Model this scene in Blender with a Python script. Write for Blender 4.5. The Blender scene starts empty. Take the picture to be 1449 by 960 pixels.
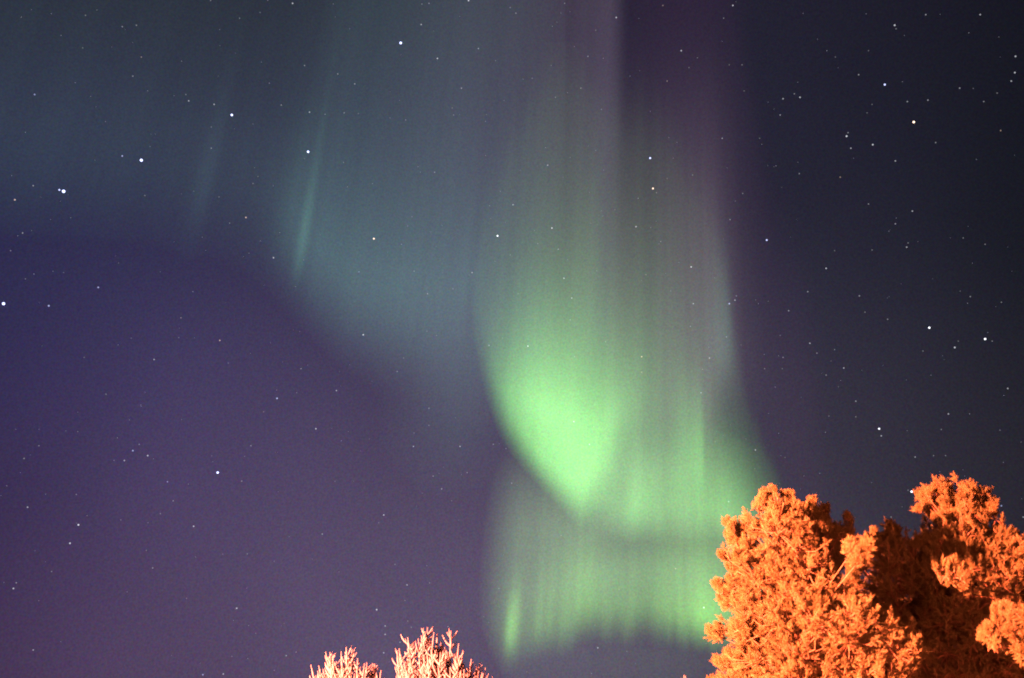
import bpy, math
import numpy as np
from mathutils import Vector, Matrix, Euler

# ------------------------------------------------------------------ camera, sky, lamp, exposure
scene = bpy.context.scene
col_ = scene.collection
PITCH = 32.0
F = 1440.0                                       # focal length in photo pixels (photo 1449 x 960)
EYE = Vector((0, 0, 1.6))
cd = bpy.data.cameras.new('camera')
cd.sensor_width = 36.0
cd.lens = F / 1449 * 36.0
cd.clip_start, cd.clip_end = .1, 200000
cam = bpy.data.objects.new('camera', cd)
cam.location = EYE
cam.rotation_euler = (math.radians(90 + PITCH), 0, 0)
col_.objects.link(cam)
scene.camera = cam
scene.view_settings.view_transform = 'Standard'
scene.view_settings.look = 'None'
scene.view_settings.exposure = 0
scene.view_settings.gamma = 1
scene.view_settings.use_curve_mapping = False
scene.cycles.transparent_max_bounces = 24
scene.cycles.max_bounces = 6
scene.cycles.diffuse_bounces = 3
scene.cycles.sample_clamp_indirect = 4
scene.cycles.filter_width = 1.9               # a fast lens wide open is a little soft

SKY_K = 16.0
SKY_GLOW = [
    ((-0.43075, 0.57483, 0.69572), (0.01374, 0.01364, 0.00000)),
    ((-0.44945, 0.75757, 0.47338), (0.00000, 0.00783, 0.06277)),
    ((-0.43075, 0.87729, 0.21167), (0.01813, 0.00000, 0.00000)),
    ((-0.15903, 0.62885, 0.76109), (0.00000, 0.00000, 0.00211)),
    ((-0.15903, 0.95973, 0.23156), (0.07839, 0.05727, 0.10852)),
    ((0.15331, 0.62942, 0.76179), (0.01232, 0.00982, 0.01741)),
    ((0.16140, 0.83693, 0.52297), (0.00000, 0.00285, 0.01414)),
    ((0.15331, 0.96061, 0.23178), (0.04868, 0.03769, 0.05012)),
    ((0.44945, 0.75757, 0.47338), (0.00000, 0.00200, 0.00000)),
]
SKY_FLOOR = (0.00000, 0.00000, 0.00000)

world = bpy.data.worlds.new('World')
scene.world = world
world.use_nodes = True
wn, wl = world.node_tree.nodes, world.node_tree.links
wn.clear()

def grain(n, l, vec_out, scale, amount, out='Color'):
    """Noise put into the glow to imitate camera grain: a colour factor about 1."""
    t = n.new('ShaderNodeTexNoise'); t.inputs['Scale'].default_value = scale; t.inputs['Detail'].default_value = 1.0
    l.new(vec_out, t.inputs['Vector'])
    m = n.new('ShaderNodeVectorMath'); m.operation = 'MULTIPLY_ADD'
    m.inputs[1].default_value = (amount,) * 3; m.inputs[2].default_value = (1 - amount / 2,) * 3
    l.new(t.outputs[out], m.inputs[0])
    return m.outputs[0]

tc = wn.new('ShaderNodeTexCoord')
acc = None
for mu, c in SKY_GLOW:                           # broad glows of the night sky: town light low down, indigo on the left
    d = wn.new('ShaderNodeVectorMath'); d.operation = 'DOT_PRODUCT'; d.inputs[1].default_value = mu
    wl.new(tc.outputs['Generated'], d.inputs[0])
    m = wn.new('ShaderNodeMath'); m.operation = 'MULTIPLY_ADD'; m.inputs[1].default_value = SKY_K; m.inputs[2].default_value = -SKY_K
    wl.new(d.outputs['Value'], m.inputs[0])
    e = wn.new('ShaderNodeMath'); e.operation = 'EXPONENT'; wl.new(m.outputs[0], e.inputs[0])
    s = wn.new('ShaderNodeVectorMath'); s.operation = 'SCALE'; s.inputs[0].default_value = c
    wl.new(e.outputs[0], s.inputs['Scale'])
    a = wn.new('ShaderNodeVectorMath'); a.operation = 'ADD'; wl.new(s.outputs[0], a.inputs[0])
    if acc is None: a.inputs[1].default_value = SKY_FLOOR
    else: wl.new(acc, a.inputs[1])
    acc = a.outputs[0]
g = wn.new('ShaderNodeVectorMath'); g.operation = 'MULTIPLY'
wl.new(acc, g.inputs[0]); wl.new(grain(wn, wl, tc.outputs['Generated'], 540, .9), g.inputs[1])  # fine noise in the sky colour, imitating camera grain
hz = wn.new('ShaderNodeVectorMath'); hz.operation = 'MULTIPLY'      # thin uneven veils of high haze
wl.new(g.outputs[0], hz.inputs[0]); wl.new(grain(wn, wl, tc.outputs['Generated'], 4.5, .42, 'Fac'), hz.inputs[1])
g = hz
bg = wn.new('ShaderNodeBackground'); bg.inputs['Strength'].default_value = 1.0
wl.new(g.outputs[0], bg.inputs['Color'])
wo = wn.new('ShaderNodeOutputWorld'); wl.new(bg.outputs[0], wo.inputs['Surface'])

# the sodium street lamp that lights the trees, out of frame on the left
LAMP = (-14.0, 4.0, 6.0)
ld = bpy.data.lights.new('orange_light', 'POINT')
ld.energy = 2700000
ld.color = (1.0, .155, .066)
ld.shadow_soft_size = .25
lo = bpy.data.objects.new('orange_light', ld); lo.location = LAMP
col_.objects.link(lo)

# weak fill lamp added far behind the camera to lift the trees' shadows
fill_ld = ld.copy(); fill_ld.energy = 140000
fill_lo = bpy.data.objects.new('orange_light', fill_ld); fill_lo.location = (14.0, -52.0, 6.5)
col_.objects.link(fill_lo)

# ------------------------------------------------------------------ helpers
def direction(X, Y):
    """Unit view directions of photo pixels, in world axes."""
    p = math.radians(PITCH)
    cx = (np.asarray(X, float) - 724.5) / F; cy = -(np.asarray(Y, float) - 480) / F
    d = np.stack([cx, math.cos(p) - math.sin(p) * cy, math.sin(p) + math.cos(p) * cy], -1)
    return d / np.linalg.norm(d, axis=-1, keepdims=True)

def at(x, y, zc):
    """World point seen at photo pixel (x, y), zc metres along the optical axis."""
    p = math.radians(PITCH)
    cx = (x - 724.5) / F; cy = -(y - 480) / F
    return np.array([cx, math.cos(p) - math.sin(p) * cy, math.sin(p) + math.cos(p) * cy]) * zc + np.array(EYE)

def tag(o, label=None, cat=None, group=None, kind=None):
    for k, v in (('label', label), ('category', cat), ('group', group), ('kind', kind)):
        if v: o[k] = v
    return o

def mesh_from(name, verts, faces, mat=None, smooth=False):
    """verts (n,3), faces (m,k) all with k corners"""
    me = bpy.data.meshes.new(name)
    verts = np.asarray(verts, np.float32); faces = np.asarray(faces, np.int32)
    m, k = faces.shape
    me.vertices.add(len(verts)); me.vertices.foreach_set('co', verts.ravel())
    me.loops.add(m * k); me.loops.foreach_set('vertex_index', faces.ravel())
    me.polygons.add(m)
    me.polygons.foreach_set('loop_start', np.arange(0, m * k, k, dtype=np.int32))
    if smooth: me.polygons.foreach_set('use_smooth', np.ones(m, bool))
    me.update(calc_edges=True)
    if mat: me.materials.append(mat)
    return me

def link(name, data, parent=None, loc=None):
    o = bpy.data.objects.new(name, data)
    col_.objects.link(o)
    if loc is not None: o.location = loc
    if parent: o.parent = parent
    return o

def principled(name, base, rough=.7, spec=.3, var=.35, scale=6.0, sub=None):
    m = bpy.data.materials.new(name); m.use_nodes = True
    n, l = m.node_tree.nodes, m.node_tree.links
    b = n['Principled BSDF']
    t = n.new('ShaderNodeTexNoise'); t.inputs['Scale'].default_value = scale; t.inputs['Detail'].default_value = 4
    c = n.new('ShaderNodeTexCoord'); l.new(c.outputs['Object'], t.inputs['Vector'])
    r = n.new('ShaderNodeValToRGB')
    r.color_ramp.elements[0].position = .3; r.color_ramp.elements[1].position = .7
    r.color_ramp.elements[0].color = (*[x * (1 - var) for x in base], 1)
    r.color_ramp.elements[1].color = (*[x * (1 + var) for x in base], 1)
    l.new(t.outputs['Fac'], r.inputs['Fac']); l.new(r.outputs['Color'], b.inputs['Base Color'])
    b.inputs['Roughness'].default_value = rough
    b.inputs['Specular IOR Level'].default_value = spec
    return m

# ---FIELD---
def sm(a, b, x):
    t = np.clip((x - a) / (b - a), 0, 1)
    return t * t * (3 - 2 * t)

def lerp(tab, x):
    return np.interp(x, [p[0] for p in tab], [p[1] for p in tab])

def smooth_lerp(tab, x, w=14):
    return sum(lerp(tab, x + d * w) * k for d, k in ((-1, .2), (-.5, .2), (0, .2), (.5, .2), (1, .2)))

_rs = np.random.RandomState(7)
_tab = _rs.rand(4096)
def vnoise(x):
    i = np.floor(x).astype(int)
    f = x - i
    f = f * f * (3 - 2 * f)
    return _tab[i % 4096] * (1 - f) + _tab[(i + 1) % 4096] * f
def rays(u, s):                                  # striation along the field lines, mean about 0
    return (vnoise(u / 47. + s) - .5) * .44 + (vnoise(u / 19. + 3 * s) - .5) * .34 + (vnoise(u / 7. + 7 * s) - .5) * .30

VPX, VPY = 930., -2600.                          # where the field lines meet, far above
def ray_coord(X, Y):
    return VPX + (X - VPX) * (600 - VPY) / (Y - VPY)

def bump(u, c, wl, wr=None):
    wr = wr or wl
    return np.exp(-np.where(u < c, ((u - c) / wl) ** 2, ((u - c) / wr) ** 2))

def col(f, c):
    return f[..., None] * np.array(c)

def fold_glow(X, Y):                             # bright green fold and the band right of it
    u = ray_coord(X, Y)
    # the wedge: folded tip hanging down to its lowest point
    yw = smooth_lerp([(640, 470), (680, 562), (700, 606), (720, 636), (745, 662), (770, 688), (800, 719), (822, 744), (832, 750), (842, 742), (860, 722), (880, 694), (905, 668), (960, 640)], u, 9)
    A = smooth_lerp([(660, 0), (682, .15), (705, .46), (735, .82), (765, 1.0), (800, 1.06), (835, 1.0), (860, .80), (885, .50), (905, .30), (930, .14), (965, .0)], u, 14)
    s = smooth_lerp([(680, 92), (720, 66), (760, 50), (800, 54), (828, 72), (845, 105), (870, 140), (960, 200)], u, 12)
    t = yw - Y
    t0 = smooth_lerp([(680, 34), (720, 74), (760, 100), (800, 128), (828, 148), (850, 128), (880, 95), (930, 60)], u, 16)
    h = smooth_lerp([(680, 60), (720, 88), (800, 92), (850, 92), (900, 90)], u, 20)
    f = A * sm(0, 1, (t + 10) / (s + 10)) * np.exp(-(np.clip(t - t0, 0, None) / h) ** 1.3)
    # the band that runs on to the right behind the pine
    yb = smooth_lerp([(640, 560), (780, 700), (815, 735), (850, 756), (905, 774), (940, 766), (1000, 766), (1040, 770), (1080, 764), (1120, 755)], u, 10) + 26 * rays(u, 61.)
    B = smooth_lerp([(800, 0), (835, .12), (860, .28), (905, .36), (935, .25), (975, .31), (1000, .38), (1025, .48), (1046, .38), (1066, .20), (1092, .07), (1125, .0)], u, 10) * (1 + .35 * rays(u, 71.))
    tb = yb - Y
    f = f + B * sm(0, 1, (tb + 8) / 62.) * np.exp(-(np.clip(tb - 36, 0, None) / 82.) ** 1.3)
    f = f + .20 * bump(u, 905, 15, 19) * bump(Y, 712, 60, 34)
    f = f + .34 * bump(u, 990, 26, 6) * bump(Y, 640, 85, 62)          # ray with a hard right edge
    f = f + .08 * bump(u, 965, 11) * bump(Y, 600, 90, 90)
    f = f * (1 + .2 * rays(u, 11.3))
    g = np.clip(f, 0, 2)
    green = col(g, (.198, .66, .140)) + col(g ** 2, (.018, 0.0, .014))
    # wide pale green veil reaching up from the fold
    v = smooth_lerp([(640, 0), (680, .16), (710, .38), (750, .68), (800, .98), (850, .98), (880, .84), (930, .76), (990, .60), (1020, .36), (1046, 0.08), (1066, 0)], u, 16)
    yv = np.minimum(yb, yw + 60 * sm(820, 900, u) + 400 * sm(860, 960, u))
    tv = np.clip(yv - Y - 90, 0, None)
    v = v * sm(-5, 110, yv - Y) * np.exp(-(tv / 235.) ** 1.25) * (1 + .5 * rays(u, 4.1))
    v = v * (1 - .38 * sm(995, 1025, u) * sm(660, 570, Y) * sm(490, 580, Y))
    v = v + .20 * bump(u, 828, 28, 16) * bump(Y, 430, 170, 160)
    return green + col(np.clip(v, 0, 2), (.172, .335, .128))

def arc_glow(X, Y):                              # lower arc near the treetops
    u = ray_coord(X, Y)
    yb = smooth_lerp([(690, 905), (715, 930), (738, 948), (755, 940), (775, 935), (800, 926), (830, 914), (870, 907), (910, 908), (950, 914), (985, 924), (1015, 926), (1060, 910)], u, 10) + 24 * rays(u, 51.)
    t = yb - Y
    A = smooth_lerp([(702, 0), (722, .08), (742, .15), (765, .14), (800, .22), (835, .31), (870, .29), (900, .29), (940, .40), (975, .52), (995, .56), (1020, .44), (1050, .24), (1100, 0)], u, 12)
    h = smooth_lerp([(700, 70), (800, 100), (880, 92), (950, 105), (1000, 108), (1060, 90)], u)
    p = sm(0, 1, (t + 8) / 70.) * np.exp(-(np.clip(t - 45, 0, None) / h) ** 1.3)
    f = A * p
    f = f + .42 * bump(u, 739, 6, 8) * bump(Y, 893, 44, 28)
    f = f + .15 * bump(u, 746, 8, 6) * bump(Y, 868, 46, 30)
    f = f + .10 * bump(u, 776, 7, 6) * bump(Y, 880, 55, 30) + .09 * bump(u, 788, 5) * bump(Y, 870, 50, 30)
    f = f + .10 * bump(u, 830, 34) * bump(Y, 825, 46, 44)
    f = f + .14 * bump(u, 990, 28, 38) * bump(Y, 876, 34, 26)
    f = f * (1 + .6 * rays(u, 23.7))
    veil = smooth_lerp([(696, 0), (716, .28), (742, .62), (780, .82), (830, .87), (900, .82), (980, .95), (1040, .8), (1100, .0)], u, 13)
    veil = veil * (1 - .22 * bump(Y, 774, 22) * sm(820, 870, u)) * sm(-8, 110, t) * sm(600, 760, Y) * (1 + .34 * rays(u, 31.))
    low = .5 * sm(700, 760, u) * sm(1120, 980, u) * sm(860, 930, Y) * sm(1040, 930, Y) * (1 + .6 * rays(u, 41.))
    return col(np.clip(f, 0, 2), (.285, .80, .125)) + col(np.clip(veil, 0, 2), (.162, .265, .124)) + col(np.clip(low, 0, 2), (.034, .056, .040))

def teal_glow(X, Y):                             # faint teal curtain, upper left
    u = ray_coord(X, Y)
    yb = smooth_lerp([(-400, 370), (120, 385), (260, 408), (330, 432), (400, 472), (440, 518), (500, 558), (580, 585), (660, 605), (760, 640)], u, 34)
    t = yb - Y
    A = smooth_lerp([(-500, .22), (100, .26), (250, .29), (330, .33), (370, .50), (400, .68), (450, .80), (540, .86), (610, .80), (680, .62), (730, .35), (790, 0)], u, 30)
    soft = smooth_lerp([(-400, 230), (300, 220), (390, 140), (450, 165), (700, 240)], u, 30)
    p = sm(0, 1, t / soft) * (.40 + .60 * np.exp(-(np.clip(t - 130, 0, None) / 190.) ** 1.3))
    f = A * p * (1 + .3 * rays(u, 2.2))
    ray = .46 * bump(u, 385, 10, 7) * sm(420, 340, Y) * (.03 + .97 * np.exp(-(np.clip(335 - Y, 0, None) / 105.) ** 1.5))
    ray = ray + .10 * bump(u, 360, 22, 10) * sm(410, 320, Y) * sm(100, 260, Y)
    f = f + .22 * bump(u, 645, 75, 60) * bump(Y, 570, 110, 90)
    f = f + .12 * bump(u, 213, 18) * bump(Y, 260, 120, 70)
    f = f + .12 * bump(u, 640, 16, 22) * bump(Y, 385, 100, 60)
    k = sm(100, 420, Y)[..., None]
    f = np.clip(f, 0, 3)
    return col(f * (1 - k[..., 0]), (.067, .113, .128)) + col(f * k[..., 0], (.068, .155, .137)) + col(ray, (.055, .165, .115))

def column_glow(X, Y):                           # tall grey violet rays above the fold
    u = ray_coord(X, Y)
    left = smooth_lerp([(380, 0), (520, .14), (600, .38), (680, .56), (740, .72), (800, .82), (838, .95), (852, .92)], u, 12)
    left = left * sm(884, 842, u)
    y1 = sm(-350, 260, Y) * sm(640, 430, Y)
    f = left * (.55 + .45 * y1) * sm(680, 460, Y)
    f = f * (1 + .34 * rays(u, 17.))
    right = sm(840, 880, u) * smooth_lerp([(860, .62), (910, .62), (960, .78), (1000, .92), (1018, .9), (1036, .6), (1054, .28), (1085, .06), (1110, 0)], u, 9)
    r = right * sm(0, 520, Y) * sm(710, 540, Y) * (1 + .5 * rays(u, 5.5)) * (1 - .55 * sm(995, 1025, u) * sm(490, 600, Y))
    edge = .5 * bump(u, 1032, 22, 9) * bump(Y, 480, 110, 50)
    viol = (bump(u, 975, 130, 110) * sm(620, 150, Y) * .55 + bump(u, 1125, 66, 60) * sm(60, 560, Y) * sm(900, 640, Y) * .34)
    return (col(np.clip(f, 0, 2), (.057, .044, .064)) + col(np.clip(r, 0, 2), (.094, .070, .084))
            + col(np.clip(edge, 0, 2), (.05, .115, .085)) + col(viol, (.022, .006, .022)))
# ---ENDFIELD---

STARS = """
5,430,2.7,b 90,271,3,b 84,269,1.5,b 200,227,2.7,b 328,163,2.1,b 436,215,2.2,b 173,221,1.3,b 139,407,1.3,b 69,433,1.4,b 21,283,1.3,r 348,308,1.3,r
387,365,1.2,w 267,143,1.1,w 303,148,1.1,w 49,134,1.2,b 398,149,.9,w 438,159,1.1,w 460,162,.8,w 414,5,1.2,w 431,93,.9,w 32,330,1,w 47,263,1,w
15,355,.8,w 200,81,.9,r 188,108,.9,w 117,68,.7,w 173,38,.9,w 193,36,.9,w 121,22,.8,w 339,26,.8,w 299,210,.9,w 299,180,.7,w 263,134,.8,w 325,316,.8,w
205,277,.8,w 358,260,.8,w 365,250,.7,w 310,279,.7,w 256,450,.9,r 253,478,.7,w 36,395,.6,w 90,386,.7,b 48,388,.6,w 273,413,.6,w 298,1,.8,w 368,18,.7,w
381,118,.6,w 567,61,2.4,b 529,338,1.6,r 704,334,1.6,w 781,323,1.3,w 775,234,1.1,w 726,290,1.1,w 790,353,1,w 798,394,1.2,w 809,422,1.1,w 807,453,.9,w
747,490,1.3,w 692,489,1,w 514,474,1.3,w 668,386,1.1,w 722,361,.8,w 605,416,1,w 586,384,.8,w 508,385,1,b 568,346,.8,w 641,409,.8,w 615,244,.9,w
583,307,.7,w 653,125,1,w 677,69,1,w 619,83,1.2,w 596,35,1.1,w 663,1,1.3,w 730,19,.9,w 722,11,.8,w 607,5,.9,w 597,6,.8,w 502,119,1,w 478,105,.9,w
487,160,.9,w 507,161,.7,w 574,170,.8,w 640,153,.7,w 642,163,.8,w 822,125,.9,w 832,80,.9,w 872,25,1.2,w 786,138,.8,w 851,155,.8,w 753,111,.6,w
687,172,.7,w 527,260,.7,w 486,230,.6,w 843,43,.7,w 799,5,.8,w 708,271,.7,w 761,345,.8,w 733,416,.7,w 857,484,.8,w 813,505,.9,w 604,469,.7,w
843,213,.7,w 870,297,.7,r 964,72,1.2,w 1037,8,1.2,w 938,8,.9,r 1024,26,.8,w 975,96,.7,w 944,115,.9,r 1022,196,1,w 920,224,1.7,b 924,267,1.6,r
929,273,.8,w 903,281,.8,w 900,321,1.2,w 980,248,.8,w 944,253,.7,r 1033,311,.9,w 1085,340,1.5,b 978,378,1.3,w 935,342,.8,w 914,389,.8,r 981,430,1.1,w
1032,430,1.4,b 1040,425,1.1,w 1042,419,.9,b 949,412,.7,w 977,462,.9,w 1028,477,.9,w 1266,36,1.3,w 1252,120,1.6,b 1293,173,1.9,r 1198,193,1.4,w
1200,188,.9,w 1235,205,1.3,w 1204,210,1.1,w 1267,228,1.1,w 1189,251,1,r 1132,138,1.2,w 1124,133,.9,w 1108,140,1.1,w 1104,163,1,w 1215,106,1,w
1284,144,1,w 1313,142,1,w 1358,125,1,w 1310,21,1,w 1387,21,1.1,w 1437,80,1.2,w 1436,103,1.2,w 1431,115,1.1,w 1392,144,.9,w 1411,132,.8,w 1416,185,1,r
1324,202,.9,w 1291,299,1.1,w 1267,317,1,w 1283,350,1.1,w 1285,344,.8,w 1229,289,.9,w 1169,380,1.2,w 1143,413,1,w 1216,419,1,w 1181,355,.7,w
1234,354,.8,w 1315,464,1.7,w 1394,480,1.7,w 1116,440,1,w 1373,420,.9,w 1417,428,.8,w 1363,337,.8,w 1394,346,.8,w 1224,442,.8,w 1256,452,.9,w
1032,92,.7,w 1050,92,.8,w 1053,129,.7,w 987,82,.7,w 1051,274,.8,w 1131,246,.9,w 1227,160,.7,w 1234,148,.7,w 1182,81,.7,w 1229,72,.7,w 1268,41,.8,w
1170,72,.6,w 1075,196,.7,w 1098,235,.6,w 392,564,1.4,b 308,669,2.1,b 447,607,1.2,w 188,638,1.3,b 209,645,1.2,w 176,652,1.1,w 197,629,.9,b
237,682,1.1,b 218,509,1.1,w 311,482,1.2,r 111,743,1.4,w 99,769,1.3,w 274,745,1.2,w 19,833,1.2,w 23,825,.9,w 39,718,1.1,w 335,861,1.2,w 287,955,1.2,b
316,954,1.1,w 405,928,1,w 419,923,.8,w 216,804,.9,w 73,809,.8,w 47,920,1,w 456,756,1,w 350,784,.8,w 342,681,.9,w 355,631,.9,w 476,553,1.1,w
426,522,.9,w 245,709,.9,w 227,727,.8,w 108,700,.8,w 34,649,.9,w 55,631,.8,w 110,611,.7,w 150,558,.8,w 119,506,.7,w 420,556,.7,w 323,514,.7,w
373,583,.7,r 264,847,.7,w 207,779,.7,w 171,736,.7,w 812,597,1.3,w 834,629,1.2,w 908,505,1.3,r 908,527,1,r 1004,507,1.1,w 992,556,1.1,b 994,523,.8,w
1069,637,1.1,w 1031,710,1.1,w 996,860,1.4,w 956,805,1.1,r 846,917,1.1,w 794,758,.8,w 724,684,.9,w 716,635,.8,w 698,629,.9,w 1012,625,.7,w 784,836,.7,w
887,922,.7,w 1107,522,.7,w 533,863,1.3,w 545,886,1.1,w 545,898,1.1,w 543,924,1.1,w 566,909,1,w 582,888,.8,w 634,887,.9,w 577,879,.6,w 1290,696,1.8,w
1285,694,.8,w 1261,732,.9,w 1417,716,1.2,b 1448,732,1,w 1351,492,1.3,w 1356,483,.7,w 1146,486,1.1,w 1156,500,.9,w 1181,495,.8,w 1108,506,.9,w
1082,522,.8,w 1194,521,1.1,w 1169,531,.9,w 1104,475,.7,w 1097,548,.7,w 1211,568,1,w 1211,590,.8,w 1244,607,1.6,w 1247,617,1.1,w 1342,586,1.1,w
1426,550,1.1,w 1332,608,.8,w 1415,609,.7,w 1295,647,1,w 1321,645,.8,w 1338,645,.8,w 1160,670,.7,w 1306,497,.8,w 1404,483,.8,w 1372,586,.6,w
1173,589,.7,w 1168,612,.6,w 562,526,.9,w 571,507,.7,w 618,475,.7,w 607,578,.9,w 607,602,.8,w 586,613,.7,w 585,632,1.1,w 651,632,1.1,w 661,669,.9,w
613,674,.9,w 625,692,1,w 639,709,.7,w 543,729,1.2,w 536,740,.7,w 483,624,.7,r 559,799,.8,w 576,828,1.1,w 608,825,.8,w 573,850,.7,w 706,833,.6,w
"""
# ------------------------------------------------------------------ ground
gm = principled('ground_frost', (.20, .20, .20), .8, .1, .1, .15)
gs = 900.0
gv = np.array([(-gs, -gs, 0), (gs, -gs, 0), (gs, gs, 0), (-gs, gs, 0)])
ground = link('ground', mesh_from('ground', gv, [(0, 1, 2, 3)], gm))
tag(ground, 'frosty ground below the trees', 'ground', kind='structure')

# ------------------------------------------------------------------ aurora: folded curtains of glowing air, kilometres away
def aurora_material(name):
    m = bpy.data.materials.new(name); m.use_nodes = True
    n, l = m.node_tree.nodes, m.node_tree.links
    n.clear()
    a = n.new('ShaderNodeAttribute'); a.attribute_name = 'glow'
    c = n.new('ShaderNodeTexCoord')
    nv = n.new('ShaderNodeVectorMath'); nv.operation = 'NORMALIZE'; l.new(c.outputs['Object'], nv.inputs[0])
    mu = n.new('ShaderNodeVectorMath'); mu.operation = 'MULTIPLY'
    l.new(a.outputs['Color'], mu.inputs[0]); l.new(grain(n, l, nv.outputs[0], 540, .6), mu.inputs[1])
    e = n.new('ShaderNodeEmission'); l.new(mu.outputs[0], e.inputs['Color'])
    t = n.new('ShaderNodeBsdfTransparent')
    s = n.new('ShaderNodeAddShader'); l.new(e.outputs[0], s.inputs[0]); l.new(t.outputs[0], s.inputs[1])
    o = n.new('ShaderNodeOutputMaterial'); l.new(s.outputs[0], o.inputs['Surface'])
    m.cycles.emission_sampling = 'NONE'
    return m

AURORA = aurora_material('glowing_air')
def curtain(name, glow, x0, x1, y0, y1, R, fold, step, label, least):
    xs = np.arange(x0, x1 + step, step); ys = np.arange(y0, y1 + step, step)
    X, Y = np.meshgrid(xs, ys)
    G = np.clip(glow(X, Y), 0, None)
    D = direction(X, Y)
    az = np.arctan2(D[..., 0], D[..., 1])
    r = R * (1 + fold * np.sin(az * 17 + R) + .5 * fold * np.sin(az * 41 + 2 * R))   # plan of the folded curtain
    Pt = D * (r / np.hypot(D[..., 0], D[..., 1]))[..., None]
    lum = G.max(-1)
    ny, nx = X.shape
    idx = np.arange(ny * nx).reshape(ny, nx)
    q = np.stack([idx[:-1, :-1], idx[1:, :-1], idx[1:, 1:], idx[:-1, 1:]], -1).reshape(-1, 4)
    # fade to nothing at the rim of the sheet
    w = sm(least * .35, least * 1.0, lum)
    G = G * w[..., None]
    keep = (w.ravel()[q]).max(1) > 0
    q = q[keep]
    used, inv = np.unique(q, return_inverse=True)
    me = mesh_from(name, Pt.reshape(-1, 3)[used], inv.reshape(-1, 4), AURORA, True)
    at_ = me.attributes.new('glow', 'FLOAT_COLOR', 'POINT')
    c = np.ones((len(used), 4), np.float32); c[:, :3] = G.reshape(-1, 3)[used]
    at_.data.foreach_set('color', c.ravel())
    o = link(name, me, loc=EYE)
    o.visible_shadow = True
    tag(o, label, 'aurora', 'aurora curtains in the night sky')
    return o

curtain('aurora_curtain', fold_glow, 640, 1150, 60, 800, 6200., .02, 3, 'brightest green aurora fold, a glowing wedge with a band reaching right to the pine', .03)
curtain('aurora_curtain', arc_glow, 670, 1140, 600, 975, 6500., .02, 3, 'lower green aurora arc just above the horizon, left of the orange pine', .02)
curtain('aurora_curtain', column_glow, 380, 1220, -240, 720, 6900., .02, 4, 'tall grey and violet aurora rays rising above the green fold', .008)
curtain('aurora_curtain', teal_glow, -240, 800, -240, 860, 7300., .02, 4, 'faint teal aurora curtain on the left with one slanted thin ray', .006)

# ------------------------------------------------------------------ stars
sm_ = bpy.data.materials.new('starlight'); sm_.use_nodes = True
n, l = sm_.node_tree.nodes, sm_.node_tree.links
n.clear()
oi_ = n.new('ShaderNodeObjectInfo'); em = n.new('ShaderNodeEmission'); ou = n.new('ShaderNodeOutputMaterial')
l.new(oi_.outputs['Color'], em.inputs['Color']); l.new(oi_.outputs['Alpha'], em.inputs['Strength']); tr_ = n.new('ShaderNodeBsdfTransparent'); ad = n.new('ShaderNodeAddShader')     # a star adds its light to the glow round it
l.new(em.outputs[0], ad.inputs[0]); l.new(tr_.outputs[0], ad.inputs[1]); l.new(ad.outputs[0], ou.inputs['Surface'])
sm_.cycles.emission_sampling = 'NONE'
import bmesh
def ball(name, sub):
    b = bmesh.new(); bmesh.ops.create_icosphere(b, subdivisions=sub, radius=1)
    me = bpy.data.meshes.new(name); b.to_mesh(me); b.free(); me.materials.append(sm_)
    return me
STAR = ball('star', 2)
STAR_R = 5500.0
TINT = {'b': (.55, .60, 1.0), 'w': (.90, .92, 1.0), 'r': (1.0, .70, .52)}
NAMED = {
    (5, 430): 'large blue white star at the left edge, above the plain purple sky',
    (90, 271): 'brightest blue white star of a close pair in the upper left sky',
    (84, 269): 'small bluish star touching the brightest star of the upper left pair',
    (200, 227): 'bright blue white star with a small star close on its left',
    (173, 221): 'small blue star close to the left of a bright blue white one',
    (328, 163): 'fairly bright white blue star left of the slanted teal ray',
    (436, 215): 'bright blue star on the upper end of the slanted teal ray',
    (567, 61): 'bright blue star alone near the top of the teal curtain',
    (308, 669): 'bright blue star alone in the purple sky lower left',
    (392, 564): 'small blue star between the slanted teal ray and the lone bright blue one below',
    (529, 338): 'warm yellowish star in the middle of the teal aurora curtain',
    (704, 334): 'white star at the border of the teal curtain and the grey rays',
    (747, 490): 'white star in the pale green veil just above the bright fold',
    (812, 597): 'upper left of the two stars inside the brightest green fold',
    (834, 629): 'lower right of the two stars inside the brightest green fold',
    (908, 505): 'warm white star on the pale veil with a fainter one below it',
    (920, 224): 'blue star on the violet ray above a reddish one',
    (924, 267): 'reddish star on the violet ray below a blue one',
    (1085, 340): 'small blue star just right of the aurora rays',
    (1032, 430): 'brightest of the three stars packed together at the edge of the grey rays',
    (1252, 120): 'blue star in the dark sky at the upper right',
    (1293, 173): 'bright orange white star in the dark sky at the upper right',
    (1266, 36): 'white star nearest the top of the dark sky on the right',
    (1315, 464): 'bright white star, left one of the two brightest above the right pine',
    (1394, 480): 'bright white star, right one of the two brightest above the right pine',
    (1244, 607): 'bright white star with a fainter one right below it, above the pines',
    (1247, 617): 'fainter star right below a bright white one above the pines',
    (1290, 696): 'bright white star just left of the highest pine crown',
    (1417, 716): 'small bluish star touching the right side of the highest pine crown',
    (996, 860): 'white star in the lower green arc beside the front pine',
    (533, 863): 'brightest star above the two pale treetops',
}
S = []
for s in STARS.split():
    a = s.split(','); S.append((float(a[0]), float(a[1]), float(a[2]), a[3]))
S.sort(key=lambda s: -s[2])
rs = np.random.RandomState(3)
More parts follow.
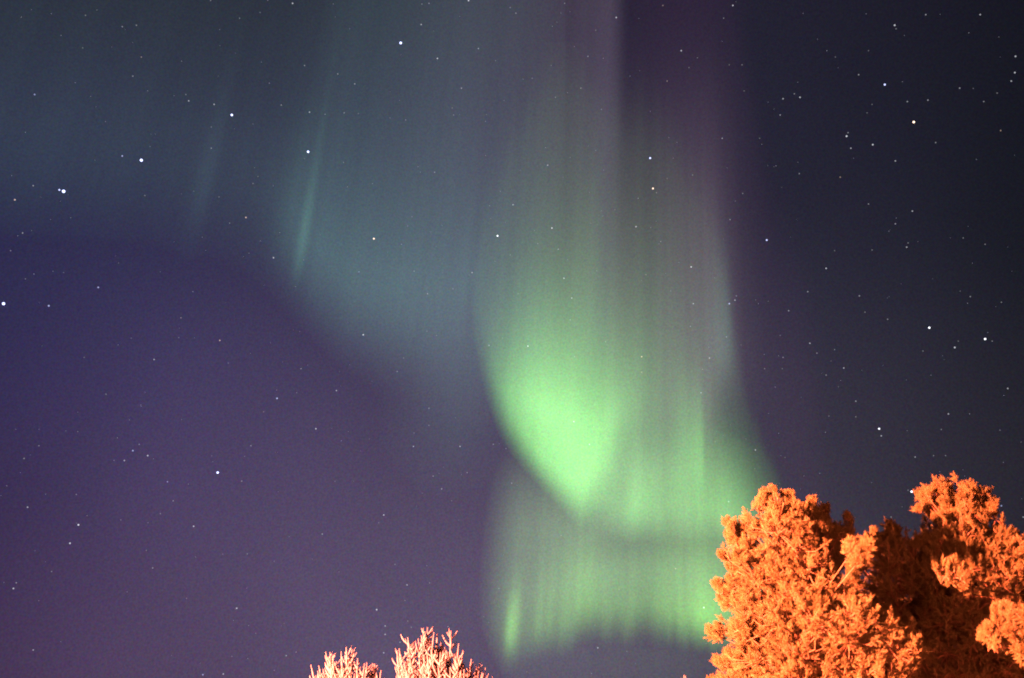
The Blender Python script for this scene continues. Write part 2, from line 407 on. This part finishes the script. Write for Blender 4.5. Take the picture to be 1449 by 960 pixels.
def star_setup(o, x, y, mag, t):
    px = {True: .86 + .56 * (mag - 1), False: .56 + .30 * mag}[mag > 1]
    o.location = Vector(direction(x, y) * STAR_R) + EYE
    r = STAR_R * px / F
    o.scale = (r, r, r)
    s = .06 + .94 * min(1, max(0, (mag - .5) / 1.35)) ** 2.1
    c = np.array(TINT[t]); c = c * .7 + .3 if mag < 1 else c
    o.color = (*[float(v) for v in c], float(s * (.85 if mag < 1.5 else 1.4)))
for i, (x, y, mag, t) in enumerate(S[:300]):
    o = link('star', STAR)
    star_setup(o, x, y, mag, t)
    lab = NAMED.get((int(x), int(y)))
    if lab is None:
        size = 'small' if mag > 1.05 else ('faint' if mag > .75 else 'barely visible')
        hue = {'b': 'bluish', 'w': 'white', 'r': 'reddish'}[t]
        if x > 1060: where = 'in the dark sky right of the aurora'
        elif x > 700 and y > 420: where = 'shining through the green aurora'
        elif x > 860: where = 'among the violet aurora rays'
        elif x > 380 and y < 540: where = 'among the grey and teal aurora rays'
        elif y < 340: where = 'in the upper left sky beside the aurora'
        else: where = 'in the purple sky left of the green aurora'
        lab = '%s %s star %s' % (size, hue, where)
    tag(o, lab, 'star', 'stars in the night sky')
# the faintest ones, too many to count
pts = [(x, y, .62) for x, y, m_, t_ in S[300:]] + [(rs.uniform(-60, 1500), rs.uniform(-60, 960), rs.uniform(.3, .55)) for k in range(420)]
b0 = bmesh.new(); bmesh.ops.create_icosphere(b0, subdivisions=1, radius=1)
bv = np.array([v.co[:] for v in b0.verts]); bf = np.array([[v.index for v in f.verts] for f in b0.faces]); b0.free()
P = np.array([direction(p[0], p[1]) * STAR_R for p in pts]); R_ = np.array([STAR_R * p[2] / F for p in pts])
fv = (P[:, None, :] + bv[None] * R_[:, None, None]).reshape(-1, 3)
ff = (bf[None] + np.arange(len(pts))[:, None, None] * len(bv)).reshape(-1, 3)
fs = link('faint_stars', mesh_from('faint_stars', fv, ff, sm_), loc=EYE)
fs.color = (.8, .8, 1, .15)
tag(fs, 'countless dim stars scattered as specks over the whole night sky', 'stars', kind='stuff')

# ------------------------------------------------------------------ trees
def frames(d, roll):
    """Rotation matrices whose z axis is d (n,3)."""
    z = d / np.linalg.norm(d, axis=1, keepdims=True)
    h = np.where(np.abs(z[:, 2:3]) < .9, np.array([[0, 0, 1.]]), np.array([[1., 0, 0]]))
    x = np.cross(h, z); x /= np.linalg.norm(x, axis=1, keepdims=True)
    y = np.cross(z, x)
    c, s = np.cos(roll)[:, None], np.sin(roll)[:, None]
    return np.stack([x * c + y * s, -x * s + y * c, z], -1)      # columns

def tubes(paths, sides=5):
    """paths: list of (points (k,3), radii (k,)); returns verts, quad faces."""
    V, Q, off = [], [], 0
    ang = np.arange(sides) * 2 * math.pi / sides
    for pts, rad in paths:
        pts = np.asarray(pts, float); k = len(pts)
        tan = np.gradient(pts, axis=0)
        fr = frames(tan, np.zeros(k))
        ring = np.stack([np.cos(ang), np.sin(ang), 0 * ang], 0)          # 3 x sides
        v = pts[:, None, :] + np.einsum('kij,js->ksi', fr, ring) * np.asarray(rad)[:, None, None]
        V.append(v.reshape(-1, 3))
        i = np.arange(k - 1)[:, None] * sides + np.arange(sides)[None]
        j = np.arange(k - 1)[:, None] * sides + (np.arange(sides)[None] + 1) % sides
        Q.append((np.stack([i, j, j + sides, i + sides], -1).reshape(-1, 4)) + off)
        off += k * sides
    return np.concatenate(V), np.concatenate(Q)

def bez(a, b, c, k=8):
    t = np.linspace(0, 1, k)[:, None]
    return (1 - t) ** 2 * a + 2 * t * (1 - t) * b + t ** 2 * c

def needle_template(rs, m=40):
    """One shoot of unit length on the z axis: a dense inner brush of needles, and the longer needles standing out of it."""
    z = np.array([0, .4, .85, 1.02]); r = np.array([.02, .065, .055, .004])
    k = 4
    ang = np.arange(k) * 2 * math.pi / k
    V = [[rr * math.cos(a), rr * math.sin(a), zz] for zz, rr in zip(z, r) for a in ang]
    T = []
    for i in range(len(z) - 1):
        for j in range(k):
            a, b = i * k + j, i * k + (j + 1) % k
            T += [[a, b, b + k], [a, b + k, a + k]]
    for q in range(m):
        h = (q + rs.rand()) / m
        a = q * 2.399 + rs.rand() * .6
        lean = math.radians(rs.uniform(22, 62)) * (1 - .5 * h ** 3)
        d = np.array([math.cos(a) * math.sin(lean), math.sin(a) * math.sin(lean), math.cos(lean)])
        side = np.cross(d, rs.normal(size=3)); side /= np.linalg.norm(side)
        L = .68 * rs.uniform(.55, 1.15) * (.72 + .28 * (1 - h))
        p = np.array([0, 0, h * .88]); w = .028 * rs.uniform(.7, 1.2)
        n_ = len(V)
        V += [list(p - side * w), list(p + side * w), list(p + d * L)]
        T.append([n_, n_ + 1, n_ + 2])
    return np.array(V, np.float32), np.array(T, np.int32)

def needle_mesh(name, base, d, length, mat, rs, templates, parent):
    n_ = len(base)
    V, Q, off = [], [], 0
    which = rs.randint(0, len(templates), n_)
    fr = frames(d, rs.uniform(0, 6.28, n_)).astype(np.float32)
    for k, (tv, tq) in enumerate(templates):
        sel = np.where(which == k)[0]
        if not len(sel): continue
        v = np.einsum('nij,mj->nmi', fr[sel], tv) * length[sel][:, None, None].astype(np.float32) + base[sel][:, None, :].astype(np.float32)
        V.append(v.reshape(-1, 3))
        Q.append((tq[None] + (np.arange(len(sel), dtype=np.int32) * len(tv))[:, None, None]).reshape(-1, 3) + off)
        off += len(sel) * len(tv)
    return link(name, mesh_from(name, np.concatenate(V), np.concatenate(Q), mat, True), parent)

def inside(poly, x, y):
    c = False
    n_ = len(poly); j = n_ - 1
    for i in range(n_):
        if (poly[i][1] > y) != (poly[j][1] > y) and x < (poly[j][0] - poly[i][0]) * (y - poly[i][1]) / (poly[j][1] - poly[i][1]) + poly[i][0]:
            c = not c
        j = i
    return c

def edge_dist(poly, x, y):
    best = 1e9
    for i in range(len(poly)):
        ax, ay = poly[i - 1]; bx, by = poly[i]
        dx, dy = bx - ax, by - ay
        t = max(0, min(1, ((x - ax) * dx + (y - ay) * dy) / (dx * dx + dy * dy)))
        best = min(best, math.hypot(ax + t * dx - x, ay + t * dy - y))
    return best

def span(poly, y):
    xs = []
    for i in range(len(poly)):
        ax, ay = poly[i - 1]; bx, by = poly[i]
        if (ay > y) != (by > y): xs.append(ax + (bx - ax) * (y - ay) / (by - ay))
    return (min(xs), max(xs)) if xs else (0, 1)

NEEDLES = principled('pine_needles', (.10, .095, .040), .5, .35, .28, 1.6)
def translucent(mat, share):
    nn, nl = mat.node_tree.nodes, mat.node_tree.links
    tb_ = nn.new('ShaderNodeBsdfTranslucent'); mx = nn.new('ShaderNodeMixShader'); mx.inputs[0].default_value = share
    for nd in list(nn):
        if nd.type == 'VALTORGB': nl.new(nd.outputs['Color'], tb_.inputs['Color'])
    nl.new(nn['Principled BSDF'].outputs[0], mx.inputs[1]); nl.new(tb_.outputs[0], mx.inputs[2])
    nl.new(mx.outputs[0], nn['Material Output'].inputs['Surface'])
translucent(NEEDLES, .5)
BARK = principled('pine_bark', (.09, .055, .035), .9, .15, .4, 5)
tr = np.random.RandomState(21)
TEMPL = [needle_template(tr) for k in range(6)]

def pine(label, poly, trunk_px, top_px, zc, depth_k, rs, extra=(), space=30, back=.8, flat=False, behind=None, dens=.95, big=1.0):
    m2p = F / zc                                 # photo pixels per metre
    base = at(trunk_px, 900, zc); base[2] = 0
    root = link('pine_tree', None, loc=base)
    tag(root, label, 'tree', 'orange lit pine trees')
    top = at(*top_px, zc)
    k = 14
    tz = np.linspace(0, 1, k)
    lean = bez(np.array([base[0], base[1], 0]), np.array([base[0], base[1], top[2] * .6]), top - np.array([0, 0, .5]), k)
    lean[1:-1, :2] += rs.normal(0, .05, (k - 2, 2))
    paths = [(lean - base, .17 * (1 - tz) + .022)]
    # boughs: centres inside the crown's outline, set on the front, flank and back of a rounded crown
    cl = []
    ymin = min(p[1] for p in poly); ymax = max(p[1] for p in poly)
    xmin = min(p[0] for p in poly); xmax = max(p[0] for p in poly)
    tries = 0
    while tries < 9000:
        tries += 1
        x, y = rs.uniform(xmin, xmax), rs.uniform(ymin, ymax)
        if not inside(poly, x, y): continue
        e = edge_dist(poly, x, y)
        if e < 16: continue
        a, b = span(poly, y); c, w = (a + b) / 2, max(20, (b - a) / 2)
        nx = min(1, abs(x - c) / w)
        sgn = -1 if rs.rand() > .3 else back
        z = sgn * math.sqrt(max(0, 1 - nx ** 2)) * w / m2p * depth_k * rs.uniform(.5, 1.0)
        hid = behind and inside(behind, x, y)
        if hid: z = rs.uniform(.7, 1.7)
        sp = (space if e > 26 else space * .72) * (.62 if hid else 1) * (1 if y < 990 else 1.7)
        if any((x - q[0]) ** 2 + (y - q[1]) ** 2 + ((z - q[2]) * m2p) ** 2 < sp ** 2 for q in cl): continue
        r = min(25 if not hid else 14, (e - 14) * .8 + 4)
        if behind and not hid: r = min(r, edge_dist(behind, x, y) * .8 + 2)
        cl.append((x, y, z, r, None))
    # the outermost sprays, which draw the crown's outline
    for i in range(len(poly)):
        (ax, ay), (x, y), (bx, by) = poly[i - 1], poly[i], poly[(i + 1) % len(poly)]
        if y > 1000: continue
        ox, oy = x - (ax + bx) / 2, y - (ay + by) / 2
        if not inside(poly, x - ox * .05, y - oy * .05): continue
        ln = math.hypot(ox, oy) + 1e-6
        ox, oy = ox / ln, oy / ln - .25
        a, b = span(poly, y + (2 if oy < 0 else -2)); c, w = (a + b) / 2, max(20, (b - a) / 2)
        for rep, rr in ((10, 3), (18, 5), (29, 8)):
            zz = rs.uniform(-.6, .1) if not (behind and inside(behind, x, y + 4)) else rs.uniform(.9, 1.5)
            cl.append((x - ox * rep + rs.normal(0, 2), y - oy * rep + rs.normal(0, 2), zz, rr, (ox, oy)))
    cl += list(extra)
    B, D, L = [], [], []
    up = np.array([0, 0, 1.])
    for x, y, z, r, tipdir in cl:
        c = at(x, y, zc + z)
        loose = (x, y, z, r, tipdir) in extra and tipdir is None
        r = r / m2p
        # limb from the trunk, rising outward
        tq = min(.97, max(.25, (c[2] - rs.uniform(.35, .9) * (1 + .3 * abs(z))) / top[2]))
        s = np.array([np.interp(tq, tz, lean[:, i]) for i in range(3)])
        if flat or (tipdir is not None and abs(z) > 1.7):
            s = s.copy(); s[2] = 1.6 + (c[2] - 1.6) * zc / (zc + z) - .1
        mid = s * .45 + c * .55 - up * rs.uniform(.05, .25)
        far = tipdir is not None and abs(z) > 1.7
        bough = bez(s, mid, c, 7)
        if (tipdir is None and not loose) or far or (tipdir is not None and rs.rand() < .4): paths.append((bough - base, np.linspace(.034 if not far else .018, .008, 7)))
        if loose: paths.append((bez(s + (c - s) * .45, mid + up * .1, c, 7) - base, np.linspace(.012, .006, 7)))
        if far:                                  # a long bough carries sprays along its outer part
            for f in np.linspace(.55, .95, 7):
                p = np.array([np.interp(f, np.linspace(0, 1, 7), bough[:, j]) for j in range(3)])
                for q in range(7):
                    B.append(p + rs.normal(size=3) * .06); D.append(rs.normal(size=3) * .8 + up * .6 + (c - s) / np.linalg.norm(c - s) * .5); L.append(rs.uniform(.07, .12))
        out = c - s; out = out / (np.linalg.norm(out) + 1e-6)
        ns = int((20 + 105 * r) * dens * (.4 if y > 985 or (z > .3 and not (behind and inside(behind, x, y))) else 1))
        if tipdir is not None:
            out = at(x + tipdir[0] * 10, y + tipdir[1] * 10, zc + z) - c; out = out / np.linalg.norm(out) * 1.6
            ns = 9 if dens > .7 else 7
        for q in range(ns):
            o = c + rs.normal(size=3) * r * .55
            d = out * .55 + up * .50 + rs.normal(size=3) * (.55 if tipdir is None else .3); d /= np.linalg.norm(d)
            ln = r * rs.uniform(.35, .8) if tipdir is None else r * rs.uniform(.6, 1.3) + .04
            tip = o + d * ln + up * ln * .15
            paths.append((np.array([c, (c + o) / 2 + d * .02, o, tip]) - base, np.array([.009, .008, .007, .004])))
            nsh = rs.randint(7, 11) if tipdir is None else rs.randint(8, 13)
            for h in range(nsh):
                f = 1.0 if h == 0 else rs.uniform(.15, .95)
                p = o + (tip - o) * f
                dd = d + up * .3 if h == 0 else d + rs.normal(size=3) * (.8 if tipdir is None else .45) + up * .4
                B.append(p); D.append(dd); L.append(rs.uniform(.07, .125) * big)
    B, D, L = np.array(B) - base, np.array(D), np.array(L)
    v, q = tubes(paths, 5)
    link('trunk', mesh_from('trunk', v, q, BARK, True), root)
    needle_mesh('crown', B, D, L, NEEDLES, rs, TEMPL, root)
    print('PINE', len(cl), len(B))
    return root

P_FRONT = [(1001, 893), (1018, 886), (1034, 878), (1040, 868), (1027, 862), (1020, 846), (1007, 828), (1018, 818), (1030, 814), (1028, 798), (1017, 780), (1032, 784), (1040, 776), (1032, 756), (1026, 738), (1036, 736), (1043, 748),
           (1054, 730), (1062, 738), (1069, 722), (1071, 706), (1085, 690), (1096, 700), (1104, 712), (1108, 700), (1117, 692), (1127, 701), (1133, 716), (1141, 708), (1154, 704), (1160, 716), (1171, 712), (1178, 730),
           (1190, 742), (1203, 728), (1206, 748), (1213, 767), (1200, 800), (1192, 828), (1212, 832), (1225, 843), (1244, 858), (1262, 866), (1274, 880), (1287, 873), (1292, 895), (1308, 908), (1324, 913), (1310, 935), (1304, 950), (1325, 1070), (975, 1070),
           (1013, 962), (1024, 950), (1009, 934), (1022, 926), (1040, 920), (1026, 910), (1010, 906)]
P_BACK = [(1300, 704), (1311, 691), (1324, 698), (1336, 690), (1350, 697), (1366, 691), (1383, 697), (1393, 709), (1402, 703), (1415, 715), (1410, 730), (1400, 742), (1423, 740), (1436, 748), (1449, 762), (1500, 760), (1540, 800), (1560, 900),
          (1590, 1070), (1200, 1070), (1190, 900), (1196, 800), (1219, 767), (1240, 749), (1253, 741), (1274, 743), (1287, 759), (1307, 748), (1318, 740), (1305, 714)]
pine('brightly lit orange pine standing in front, left of the darker one', P_FRONT, 1165, (1112, 705), 20.0, .85, np.random.RandomState(5), space=29,
     extra=[(1206, 780, -1.5, 9, None), (1216, 794, -1.6, 8, None), (1228, 778, -1.6, 5, None)],
     behind=[(1112, 680), (1124, 724), (1146, 758), (1172, 804), (1225, 804), (1225, 680)])
pine('taller pine behind, mostly in shadow with an orange lit top', P_BACK, 1372, (1352, 690), 24.3, .8, np.random.RandomState(8), space=31, dens=.5, big=1.2,
     extra=[(1325, 705, 0, 14, None), (1345, 700, .2, 16, None), (1370, 702, 0, 16, None), (1392, 712, .2, 14, None), (1350, 725, -.3, 18, None), (1380, 728, -.3, 16, None), (1335, 725, .3, 14, None),
            (1327, 808, -5.0, 6, (-.2, -1)), (1338, 816, -5.0, 9, (0, -1)), (1352, 818, -5.0, 8, (.2, -1)), (1364, 824, -5.0, 4, (.5, -.8))])
P_SIDE = [(1388, 897), (1396, 882), (1410, 890), (1410, 854), (1421, 868), (1429, 861), (1438, 874), (1449, 860), (1480, 846), (1560, 850), (1640, 960), (1640, 1070), (1560, 1070), (1490, 985), (1440, 935), (1408, 920)]
pine('lit pine bough of a tree reaching in at the lower right corner', P_SIDE, 1530, (1530, 850), 18.4, .7, np.random.RandomState(13), space=27, flat=True, dens=.6)

# pale treetops: thin upright shoots, very near the lamp
FROST = principled('pale_twigs', (.090, .105, .140), .8, .2, .12, 9)
translucent(FROST, .55)
def twig_tree(label, cx, tips, zc, rs, fill, half, crest):
    base = at(cx, 960, zc); base[2] = 0
    root = link('twiggy_tree', None, loc=base)
    tag(root, label, 'tree', 'pale treetops with upright twigs')
    m2p = F / zc
    tall = list(tips)
    for k in range(fill):
        x = cx + rs.uniform(-half, half)
        yc = np.interp(x, [c[0] for c in crest], [c[1] for c in crest])
        tall.append((x, yc + abs(rs.normal(0, 1)) * 26 + 6))
    fork = at(cx, 1250, zc)
    trunk = [(np.array([base, (base + fork) / 2 + np.array([.04, 0, 0]), fork]) - base, np.array([.13, .10, .07]))]
    paths = []
    for i, (x, y) in enumerate(tall):
        dz = rs.uniform(-.55, .55) if i >= len(tips) else rs.uniform(-.3, .2)
        tip = at(x, y, zc + dz)
        low = at(cx + (x - cx) * .72 + rs.normal(0, 4), y + rs.uniform(85, 130), zc + dz * .8)
        lean = np.array([rs.normal(0, .03), rs.normal(0, .03), 0])
        paths_main = bez(low, low * .5 + tip * .5 + lean, tip, 9)
        thick = rs.uniform(.0105, .014)
        rad = np.r_[np.linspace(thick * 1.35, thick, 8), thick * .45]
        paths.append((paths_main - base, rad))
        trunk.append((bez(fork, fork * .5 + low * .5 + (low - fork) * np.array([.3, .3, 0]), low, 6) - base, np.linspace(.04, .016, 6)))
        clear = rs.uniform(.10, .30)             # bare tip length, metres
        Lm = np.linalg.norm(tip - low)
        t = 1 - clear / Lm
        while t > .02:
            p = np.array([np.interp(t, np.linspace(0, 1, 9), paths_main[:, j]) for j in range(3)])
            a = rs.uniform(0, 6.28)
            s = rs.uniform(.07, .17)
            out = np.array([math.cos(a), math.sin(a), 0])
            q1 = p + out * s * .55 + np.array([0, 0, s * .25])
            q2 = p + out * s * .8 + np.array([0, 0, s * .95])
            th = rs.uniform(.008, .011)
            paths.append((bez(p, q1, q2, 5) - base, np.array([th, th, th, th * .95, th * .5])))
            t -= rs.uniform(.014, .028) / Lm
    v, q = tubes(trunk, 6); link('trunk', mesh_from('trunk', v, q, FROST, True), root)
    v, q = tubes(paths, 5); link('crown', mesh_from('crown', v, q, FROST, True), root)
    return root

twig_tree('smaller pale orange treetop of thin upright twigs, left of the bigger pale one', 490,
          [(440, 941), (451, 942), (461, 923), (467, 923), (471, 927), (483, 922), (490, 916), (498, 919), (506, 932), (516, 939), (519, 938), (527, 939), (530, 940), (539, 949), (544, 958)],
          16.0, np.random.RandomState(2), 52, 48, [(436, 956), (455, 938), (490, 928), (515, 942), (545, 962)])
twig_tree('bigger pale orange treetop of thin upright twigs, right of the smaller pale one', 622,
          [(562, 921), (565, 918), (577, 902), (585, 908), (592, 904), (599, 889), (605, 888), (609, 906), (614, 895), (619, 896), (624, 908), (631, 921), (638, 893), (649, 911), (655, 920), (667, 933), (680, 937), (687, 945), (697, 957)],
          16.0, np.random.RandomState(4), 90, 66, [(558, 950), (566, 925), (585, 914), (605, 906), (635, 915), (660, 925), (685, 945), (700, 964)])
twig_tree('barely visible pale twig tip poking up between the pale treetops and the pine', 966,
          [(968, 955.5), (970, 956.5), (964, 960), (973, 961)], 16.0, np.random.RandomState(6), 8, 14, [(950, 975), (968, 962), (985, 975)])
